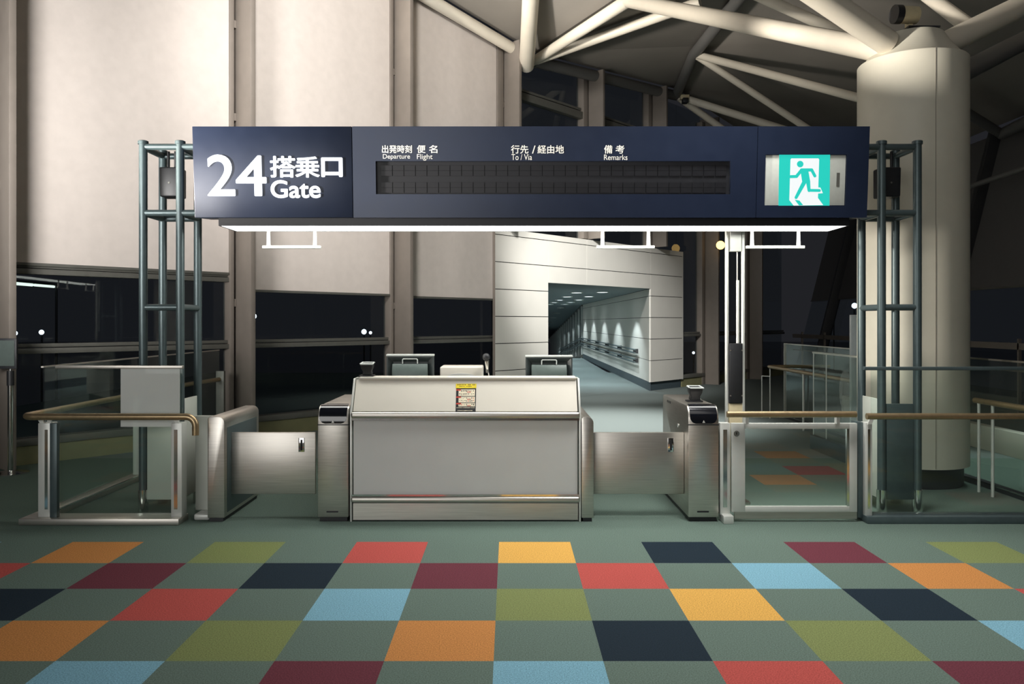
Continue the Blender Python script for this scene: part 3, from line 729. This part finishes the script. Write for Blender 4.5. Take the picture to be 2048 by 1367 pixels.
# ------------------------------------------------------------------ gate cabinets
def reader(xa, xb, lab):
    y0, y1, zt = 6.26, 7.30, .895; r = .075
    t = thing('reader_cabinet', ((xa+xb)/2, 6.8, 0), lab, 'ticket gate', 'steel reader cabinets of the gate')
    n = 10; prof = [(y0, .035), (y0, zt-.12)]
    arc = [(y0+.085-.085*math.cos(a), zt-.12+.12*math.sin(a)) for a in [pi/2*i/n for i in range(1, n+1)]]
    prof += arc; prof += [(y1-.02, zt), (y1, zt-.02), (y1, .035)]
    f = lambda u, v, w: Vector((w, u, v))
    MB().prism(prof, xa, xb, f).build('body', M_steel, t, .006, 2)
    bx((xa+.012, y0+.02, 0), (xb-.012, y1-.02, .036)).build('plinth', M_black, t)
    bx((xa-.0015, y0-.0015, zt-.148), (xb+.0015, y0+.02, zt-.140)).build('seam', M_darkbase, t)
    # black reader window wrapping the rounded nose
    path = [(y0, zt-.135+.015*i/3) for i in range(4)]+arc+[(y0+.11, zt)]
    L = [0]
    for a, b in zip(path, path[1:]): L.append(L[-1]+math.hypot(b[0]-a[0], b[1]-a[1]))
    w = (xb-xa); vs, fs = [], []; K = 12; rc = .05
    for i, (py, pz) in enumerate(path):
        s = L[i]; hw = w/2-.012
        if s < rc: hw -= rc-math.sqrt(max(0, rc*rc-(rc-s)**2))
        if i == 0: hw = w/2-.012-rc*.9
        a, b = path[max(0, i-1)], path[min(len(path)-1, i+1)]; ty, tz = b[0]-a[0], b[1]-a[1]; l = math.hypot(ty, tz); ny, nz = -tz/l, ty/l
        for j in range(K+1):
            vs.append(((xa+xb)/2-hw+2*hw*j/K, py+ny*.006, pz+nz*.006))
    m_ = len(path)
    for i in range(m_-1):
        for j in range(K): fs.append((i*(K+1)+j, i*(K+1)+j+1, (i+1)*(K+1)+j+1, (i+1)*(K+1)+j))
    q = MB().add(vs, fs)
    back = [(v[0], v[1]+.02, v[2]-.012) for v in vs]; q.add(back, [fc[::-1] for fc in fs])
    ro = q.build('reader_window', M_blackgloss, t)
    xc = (xa+xb)/2; q = MB(); q.prism([(xc-.011, zt-.128), (xc+.011, zt-.128), (xc, zt-.108)], y0-.0085, y0-.005, lambda u, v, w_: Vector((u, w_, v))); q.build('arrow_mark', M_whitemetal, ro)
    bx((xc-.085, y0+.12, zt-.002), (xc+.085, y0+.17, zt+.003)).build('ticket_slot', M_black, t)
    bx((xc-.05, y0-.003, .072), (xc+.04, y0+.002, .084)).build('maker_plate', M_black, t)
    return t
rl = reader(-1.482, -1.245, 'steel reader cabinet with black nose left of the counter')
rr = reader(1.39, 1.625, 'steel reader cabinet with black nose beside the swing gate')
# right cabinet: lens on its inner side, cable
MB().lathe([(.016, 0), (.016, .006)], (1.386, 6.62, .70), 16, f=lambda q: Vector((q.z-.003, q.x, q.y))).build('sensor_eye', M_exitw if False else M_chrome, rr)
for dz in (0, .03, .06): bx((1.387, 6.95+dz*2, .845), (1.391, 6.97+dz*2, .865)).build('vent', M_black, rr)
scanner((1389-CX)*6.62/F, 6.62, .895, .108, .125, 'black ticket scanner on the right reader cabinet')
t = tb([(1.56, 6.66, .90), (1.585, 6.70, .905), (1.60, 6.76, .905), (1.59, 6.85, .902), (1.56, 6.95, .902)], .005, 8).build('cable', M_monlid, None, origin=(1.56, 6.66, .9)); tag(t, 'thin pale cable behind the scanner on the right reader cabinet', 'cable')

def slim(xa, xb, y1, lab, flap, inner):
    y0, zt = 6.26, .813
    t = thing('flap_cabinet', ((xa+xb)/2, (y0+y1)/2, 0), lab, 'ticket gate', 'steel flap cabinets of the gate')
    f = lambda u, v, w: Vector((u, w, v)); r = .05; n = 8
    def rp(xa, xb, zt, r):
        if inner > 0:
            return [(xa, .03), (xb, .03), (xb, zt-r)]+[(xb-r+r*math.cos(a), zt-r+r*math.sin(a)) for a in [pi/2*i/n for i in range(1, n+1)]]+[(xa+.015, zt), (xa, zt-.015)]
        return [(xa, .03), (xb, .03), (xb, zt-.015), (xb-.015, zt)]+[(xa+r-r*math.sin(a), zt-r+r*math.cos(a)) for a in [pi/2*i/n for i in range(0, n+1)]]
    MB().prism(rp(xa, xb, zt, r), y0, y1, f).build('body', M_steel, t, .004)
    bx((xa+.012, y0+.01, 0), (xb-.012, y1-.02, .031)).build('plinth', M_darkbase, t)
    # recessed side panel where the flap slides out
    xs = xb if inner > 0 else xa
    bx((xs-.004, y0+.06, .06), (xs+.004, y1-.07, zt-.09)).build('side_panel', M_tower, t, .002)
    (fa, fb) = flap; yf = 6.42
    fo = bx((fa, yf-.012, .183), (fb, yf+.012, .672)).build('flap', M_steelh, t, .006, 2)
    xh = fb-.11 if fb < 0 else fb-.105
    bx((xh-.024, yf-.016, .518), (xh+.024, yf-.010, .628)).build('latch_plate', M_chrome, fo, .001)
    bx((xh-.007, yf-.019, .53), (xh+.008, yf-.015, .615)).build('latch_slot', M_gap, fo)
    return t
slim(-2.336, -2.205, 7.12, 'steel flap cabinet with closed flap beside the left glass railing', (-2.235, -1.535), 1)
slim(.562, .655, 7.10, 'slim steel flap cabinet with closed flap right of the counter', (.64, 1.388), 1)

# ------------------------------------------------------------------ left glass railing
def bracket(par, x, y, z0, z1, lean=.03):
    MB().prism([(x-.012, z0), (x+.02, z0), (x+.02-lean, z1), (x-.012-lean, z1)], y-.006, y+.006, lambda u, v, w: Vector((u, w, v))).build('bracket', M_whitemetal, par)
def post(par, xa, xb, y0, y1, z0, z1, sx0, sx1, name='post', mat_=None):
    p = bx((xa, y0, z0), (xb, y1, z1)).build(name, mat_ or M_whitemetal, par, .003)
    bx((sx0, y0-.002, z0+.06), (sx1, y0+.004, z1-.05)).build('slot', M_chrome, p)
    return p
lr = thing('glass_railing', (-3.1, 6.25, 0), 'corner glass railing with bronze handrail and frosted sheet at left', 'railing')
bx((-3.735, 6.15, 0), (-2.515, 6.34, .048)).build('plinth', M_steelh, lr, .003)
bx((-3.735, 6.34, 0), (-3.60, 10.2, .048)).build('plinth', M_steelh, lr, .003)
post(lr, -3.62, -3.525, 6.21, 6.31, .048, .77, -3.568, -3.545); bx((-3.525, 6.20, .048), (-3.47, 6.24, .77)).build('stile', M_tower, lr, .003)
post(lr, -2.598, -2.515, 6.21, 6.31, .048, .77, -2.575, -2.548)
bx((-3.47, 6.255, .05), (-2.53, 6.267, 1.19)).build('glass_pane', M_glass, lr)
bx((-3.51, 6.245, 1.185), (-2.525, 6.28, 1.21)).build('top_cap', M_steelh, lr, .004)
fx0, fx1 = (242-CX)*6.255/F, (360-CX)*6.255/F
bx((fx0, 6.249, CH-(853-HY)*6.25/F), (fx1, 6.254, 1.186)).build('frosted_sheet', M_film, lr)
bx((-3.668, 6.36, .05), (-3.656, 7.95, 1.19)).build('side_pane', M_glass, lr)
bx((-3.672, 6.34, 1.188), (-3.652, 10.2, 1.20)).build('side_cap', M_steelh, lr)
bx((-3.69, 7.93, .05), (-3.63, 7.98, .80)).build('side_post', M_clad, lr); bx((-3.668, 7.98, .05), (-3.656, 10.2, 1.19)).build('side_pane', M_glass, lr)
bx((-3.60, 6.36, .048), (-3.585, 10.2, .06)).build('floor_strip', M_chrome, lr)
hz = CH-(833-HY)*6.16/F
c = [(-3.66, 10.2, hz), (-3.72, 9.4, hz), (-3.72, 6.30, hz)]+[(-3.62-.10*math.cos(a), 6.26-.10*math.sin(a), hz) for a in [pi/2*i/6 for i in range(1, 7)]]
c += [(-2.52, 6.16, hz)]+[(-2.46+.07*math.sin(a), 6.16, hz-.07+.07*math.cos(a)) for a in [pi/2*i/6 for i in range(0, 7)]]+[(-2.39, 6.16, hz-.14)]
tb(c, .026, 18).build('handrail', M_bronze, lr)
bx((-3.70, 10.2, .0), (-3.60, 10.26, .93)).build('end_post', M_frame, lr, .004)
bracket(lr, -3.59, 6.22, .76, .815, .035); bracket(lr, -2.55, 6.22, .76, .815, .03); bracket(lr, -3.54, 6.22, .76, .82, -.0)
# plain steel infill next to the flap cabinet
t = thing('infill_panel', (-2.40, 6.5, 0), 'plain grey steel infill panel between the left railing and flap cabinet', 'panel')
bx((-2.50, 6.44, .05), (-2.337, 6.47, .80)).build('plate', M_clad, t, .004)
bx((-2.46, 6.30, .0), (-2.337, 6.50, .05)).build('foot', M_whitemetal, t, .015, 3)
# belt stanchion and sign holder at far left
t = thing('barrier_stanchion', (-5.09, 8.25, 0), 'chrome barrier stanchion carrying a framed card at the left edge', 'stanchion')
MB().lathe([(.17, 0), (.17, .012), (.06, .03), (.03, .035)], (-5.09, 8.25, 0), 40).build('base', M_chrome, t)
tb([(-5.09, 8.25, .03), (-5.09, 8.25, .92)], .026, 20).build('pole', M_chrome, t)
tb([(-5.09, 8.25, .90), (-5.09, 8.25, 1.05)], .034, 20).build('belt_head', M_black, t)
bx((-5.32, 8.235, 1.07), (-5.02, 8.265, 1.38)).build('card_frame', M_darkbase, t, .004); bx((-5.30, 8.230, 1.10), (-5.04, 8.236, 1.36)).build('card', M_mon, t)
tb([(-5.09, 8.25, 1.04), (-5.09, 8.25, 1.08)], .012, 10).build('stem', M_chrome, t)

# ------------------------------------------------------------------ swing gate and right railing
def gx(px, d=6.26): return (px-CX)*d/F
def gz(py, d=6.26): return CH-(py-HY)*d/F
t = thing('gate_post', (1.68, 6.26, 0), 'white slotted post between the right reader cabinet and the swing gate', 'post')
p = post(t, gx(1441), gx(1461), 6.27, 6.35, .05, gz(846), gx(1447), gx(1455), 'body')
bx((gx(1447, 6.2), 6.19, 0), (gx(1467, 6.2), 6.32, .06)).build('foot', M_whitemetal, t, .004)
sgz = thing('swing_gate', (2.2, 6.27, .03), 'white framed glass swing gate with bronze handrail', 'gate')
ya, yb = 6.255, 6.295
m = MB()
for a, b, c, d in ((1463, 846, 1490, 1023), (1699, 846, 1714, 1023)): m.box((gx(a), ya, gz(d)), (gx(c), yb, gz(b)))
m.box((gx(1490), ya, gz(857)), (gx(1699), yb, gz(846))).box((gx(1490), ya, gz(1023)), (gx(1699), yb, gz(1012)))
fo = m.build('frame', M_whitemetal, sgz, .002)
bx((gx(1694), ya+.005, gz(1014)), (gx(1699), yb-.005, gz(856))).build('glazing_bead', M_chrome, fo)
bx((gx(1489), 6.270, gz(1013)), (gx(1700), 6.280, gz(856))).build('glass_pane', M_glass, sgz)
bx((gx(1469), 6.262, .022), (gx(1714), 6.275, gz(1023))).build('kick_plate', M_steelh, sgz)
lk = MB().lathe([(.022, 0), (.022, .012), (.016, .018)], (gx(1471.5), ya-.018, gz(866)), 24, f=lambda q: Vector((q.x, q.z, q.y))).build('lock', M_chrome, sgz)
bx((gx(1470.8), ya-.022, gz(868)), (gx(1472.2), ya-.017, gz(863))).build('keyhole', M_gap, lk)
hz2 = CH-(828-HY)*6.2/F
tb([(gx(1454, 6.2), 6.2, hz2), (gx(1712, 6.2), 6.2, hz2)], .024, 18).build('handrail', M_bronze, sgz)
for px in (1491, 1672): MB().box((gx(px-3), 6.215, gz(846)), (gx(px+3), 6.262, hz2+.0)).build('bracket', M_whitemetal, sgz)
rr_ = thing('glass_railing', (4.0, 6.2, 0), 'right front glass railing with bronze handrail on a dark plinth', 'railing')
bx((gx(1717), 6.27, .03), (gx(1727), 6.40, gz(844))).build('stile', M_tower, rr_, .003)
post(rr_, gx(1727.5), gx(1741), 6.23, 6.32, .05, gz(844), gx(1732), gx(1737))
bx((gx(1735, 6.19), 6.19, 0), (5.4, 6.36, .055)).build('plinth', M_tower, rr_, .003)
bx((gx(1743), 6.262, .055), (5.4, 6.274, gz(738))).build('glass_pane', M_glass, rr_)
bx((gx(1728), 6.25, gz(740)), (5.4, 6.285, gz(733))).build('top_cap', M_tower, rr_, .004)
hz3 = CH-(832-HY)*6.16/F
tb([(gx(1733, 6.16), 6.16, hz3), (5.4, 6.16, hz3)], .024, 18).build('handrail', M_bronze, rr_)
bracket(rr_, gx(1737, 6.23), 6.22, .76, .815, -.02)
bx((gx(1747), 6.258, .058), (5.4, 6.262, .066)).build('glazing_strip', M_chrome, rr_)

# railing beyond, running away from the viewer
ra = thing('glass_railing', (4.4, 10, 0), 'long glass railing with bronze handrail running back past the column', 'railing')
bx((4.475, 6.5, .05), (4.487, 9.7, 1.19)).build('glass_pane', M_glass, ra); bx((4.475, 9.72, .05), (4.487, 13.1, 1.19)).build('glass_pane', M_glass, ra)
bx((4.465, 6.5, 1.19), (4.497, 13.1, 1.205)).build('top_cap', M_steelh, ra); bx((4.45, 6.5, 0), (4.52, 13.1, .05)).build('floor_channel', M_darkbase, ra)
bx((4.441, 6.5, .04), (4.449, 13.1, .052)).build('floor_strip', M_chrome, ra)
bx((4.46, 13.1, 0), (4.50, 13.12, 1.205)).build('end_trim', M_steelh, ra)
tb([(4.28, 6.6, .83), (4.28, 7.42, .83)], .026, 14).build('handrail', M_bronze, ra)
tb([(4.19, 8.45, .83), (4.19, 13.0, .83)]+[(4.29-.10*math.cos(a), 13.0+.10*math.sin(a), .83) for a in [pi/2*i/5 for i in range(1, 6)]]+[(5.2, 13.1, .83)], .026, 14).build('handrail', M_bronze, ra)
for y, x in ((7.15, 4.28), (7.36, 4.28), (9.8, 4.19), (11.5, 4.19)): tb([(x, y, .0), (x, y, .82)], .014, 10).build('post', M_whitemetal, ra)
for y in (12.9, 13.05):
    pass
st = MB().tube([(4.20, 13.0, 0), (4.20, 13.0, .80)], .009, 8); st.tube([(4.10, 13.1, 0), (4.10, 13.1, .68)], .009, 8); st.tube([(4.10, 13.1, .675), (4.20, 13.0, .675)], .009, 8); st.build('end_posts', M_whitemetal, ra)
rb = thing('glass_railing', (3.73, 9, 0), 'short green tinted glass screen running back left of the column', 'railing')
bx((3.725, 8.42, .17), (3.737, 9.5, 1.165)).build('glass_pane', M_glass, rb); bx((3.725, 9.5, .17), (3.737, 9.9, 1.165)).build('glass_pane', M_glass, rb)
bx((3.715, 8.42, 1.165), (3.747, 9.9, 1.185)).build('top_cap', M_clad, rb); bx((3.69, 8.42, 0), (3.77, 9.9, .17)).build('plinth', M_tower, rb)
for y in (9.5, 9.9): tb([(3.731, y, .17), (3.731, y, 1.165)], .007, 8).build('joint_trim', M_whitemetal, rb)
# round hazy disc on the short screen
n = 28; m = MB(); m.prism([(8.93+.17*math.cos(2*pi*i/n), .78+.24*math.sin(2*pi*i/n)) for i in range(n)], 3.718, 3.722, lambda u, v, w: Vector((w, u, v))); m.build('round_sticker', M_haze, rb)
t = thing('information_board', (4.0, 9.3, 0), 'tall pale narrow board standing behind the right tower post', 'board')
bx((3.93, 9.28, .05), (4.12, 9.33, 1.63)).build('board', M_mirrorblue, t, .004); bx((3.90, 9.2, 0), (4.16, 9.41, .05)).build('foot', M_darkbase, t)
o = bx((5.76, 6.4, 0), (5.90, 14, .287)).build('low_kerb', M_white, None, .006, origin=(5.83, 10, 0)); tag(o, 'low white kerb wall behind the right glass railings', 'kerb', None, 'thing')

# ------------------------------------------------------------------ outside: dark apron with a few lamps, some standing in for reflections
o = MB().add([(-150, 8, -4.5), (150, 8, -4.5), (150, 250, -4.5), (-150, 250, -4.5)], [(0, 1, 2, 3)]).build('ground', M_asphalt); o['kind'] = 'structure'
def lamp(px, py, d, r, m_, lab):
    p = P(px, py, d); t = thing('apron_lamp', (p.x, p.y, -4.5), lab, 'lamp', 'lamps out on the dark apron')
    MB().lathe([(.001, -r)]+[(r*math.cos(a), r*math.sin(a)) for a in [-1.2, -.6, 0, .6, 1.2]]+[(.001, r)], p, 16).build('globe', m_, t)
    tb([(p.x, p.y+.02, -4.5), (p.x, p.y+.02, p.z-r*.8)], .05, 8).build('pole', M_darkbase, t)
p = P(1441, 490, 19.72); t = thing('wall_lamp', tuple(p), 'orange glowing round lamp on a window mullion beside the mast head', 'lamp')
MB().lathe([(.001, -.105)]+[(.105*math.cos(a), .105*math.sin(a)) for a in [-1.2, -.8, -.4, 0, .4, .8, 1.2]]+[(.001, .105)], p, 20).build('globe', M_warm, t)
MB().box(p+Vector((-.05, .06, -.06)), p+Vector((.05, .30, .06))).build('bracket', M_darkbase, t)
lamp(507, 632, 60, .22, M_cool, 'blue white apron lamp beside the second mullion')
lamp(728, 663, 50, .16, M_cool, 'white apron lamp low in the second window bay'); lamp(741, 665, 52, .10, M_cool, 'small apron lamp right of the low white one')
lamp(1387, 705, 60, .10, M_cool, 'tiny apron lamp just right of the portal'); lamp(1668, 625, 60, .12, M_cool, 'tiny apron lamp between sloped mullions')
lamp(1709, 611, 50, .17, M_cool, 'bluish apron lamp beside the right tower post'); lamp(83, 664, 40, .12, M_cool, 'white apron lamp in the first window bay'); lamp(30, 666, 40, .12, M_cool, 'apron lamp by the left edge mullion')  # last two globes stand in for indoor lights mirrored in the glass
p = P(24, 566, 30); q_ = P(108, 573, 34)
t = thing('canopy_lamp', (p.x, p.y, -4.5), 'row of fluorescent tubes under a canopy outside the first window', 'lamp')
tb([p, p+(q_-p)*.45], .06, 8).build('fluorescent_tube', M_tubereflect, t); tb([p+(q_-p)*.5, q_], .05, 8).build('fluorescent_tube', M_tubereflect, t)  # window reflection of an indoor tube, built as glowing tubes outside
tb([(q_.x+.1, q_.y, -4.5), (q_.x+.1, q_.y, q_.z+.1)], .05, 8).build('pole', M_darkbase, t); tb([p+Vector((0, 0, .1)), q_+Vector((.1, 0, .1))], .05, 8).build('canopy_beam', M_darkbase, t)

# ------------------------------------------------------------------ light
w = bpy.data.worlds.new('night'); SC.world = w; w.use_nodes = True
w.node_tree.nodes['Background'].inputs[0].default_value = (.86, .89, 1.05, 1); w.node_tree.nodes['Background'].inputs[1].default_value = .017
def area(loc, target, size, power, col=(1, 1, 1), spread=180, sy=None):
    l = bpy.data.lights.new('hall_lamp', 'AREA'); l.shape = 'RECTANGLE'; l.size = size; l.size_y = sy or size; l.energy = power; l.color = col; l.spread = math.radians(spread)
    o = bpy.data.objects.new('hall_lamp', l); COL.objects.link(o); o.location = loc
    o.rotation_euler = (Vector(target)-Vector(loc)).to_track_quat('-Z', 'Y').to_euler(); return o
def spot(loc, target, power, ang, col=(1, 1, 1), blend=.5, r=.05):
    l = bpy.data.lights.new('spot_lamp', 'SPOT'); l.energy = power; l.spot_size = math.radians(ang); l.spot_blend = blend; l.color = col; l.shadow_soft_size = r
    o = bpy.data.objects.new('spot_lamp', l); COL.objects.link(o); o.location = loc
    o.rotation_euler = (Vector(target)-Vector(loc)).to_track_quat('-Z', 'Y').to_euler(); return o
WARM = (1.0, .93, .84)
# wall washer left of the picture, plus an added overhead spot brightening the blinds
area((-4.5, 4.0, 2.4), (-4.3, 11.0, 5.2), 1.6, 135, (1, .97, .94), 92)
spot((-1.6, 5.6, 6.4), (-1.7, 13.2, 4.6), 1750, 70, (1, .97, .93), .8, .5)
# uplights at the left, one on the column head and one on the roof tubes
def aim(loc, az, el): return Vector(loc)+Vector((math.sin(math.radians(90-az)), math.sin(math.radians(az)), math.tan(math.radians(el))))
L0 = (-7.0, 4.5, 2.0)
spot(L0, aim(L0, 17, 12.6), 9000, 20, WARM, .3, .25)
spot(L0, aim(L0, 38, 26), 6200, 29, WARM, .6, .4)
spot(L0, aim(L0, 48.5, 23.5), 5200, 17, WARM, .6, .3)
spot(L0, aim(L0, 17, -.5), 3600, 12, WARM, .6, .25)  # added level spot, only to brighten the lower column
# area light for an unseen bright source behind camera left, enlarged for fill
area((-4.4, -5.0, 2.75), (-2.6, 6, 2.2), 6.6, 330, (1, .99, .97), 180, 4.6)
# hall downlights over the carpet
spot((1.7, 5.2, 4.6), (1.7, 5.0, 0), 680, 100, (1, .98, .95), .9, .5)
area((1.8, 1.2, 6.2), (1.3, 4.5, 0), 3.0, 20, (1, .97, .92), 140)
# downlights over the floor behind the counter and on the tunnel portal
spot((1.6, 12.2, 5.8), (1.5, 12.4, 0), 3600, 54, (1, .98, .95), 1.0, .3)
spot((1.0, 9.2, 5.4), (1.75, 16.6, 1.7), 4200, 37, (1, .98, .95), .9, .3)
for x, y, z in spots:
    spot((x, y, z-.03), (x, y, z-1), 175 if x > 2 else 125, 104, (.80, .94, 1.0), .25, .06)
spot((5.35, 8.6, 3.9), (5.3, 8.5, 0), 300, 44, (.9, 1, 1), .7, .2)
# hall behind the camera
o = bx((-14, -8.2, 0), (11, -8, 7)).build('wall_back', M_panel); o['kind'] = 'structure'
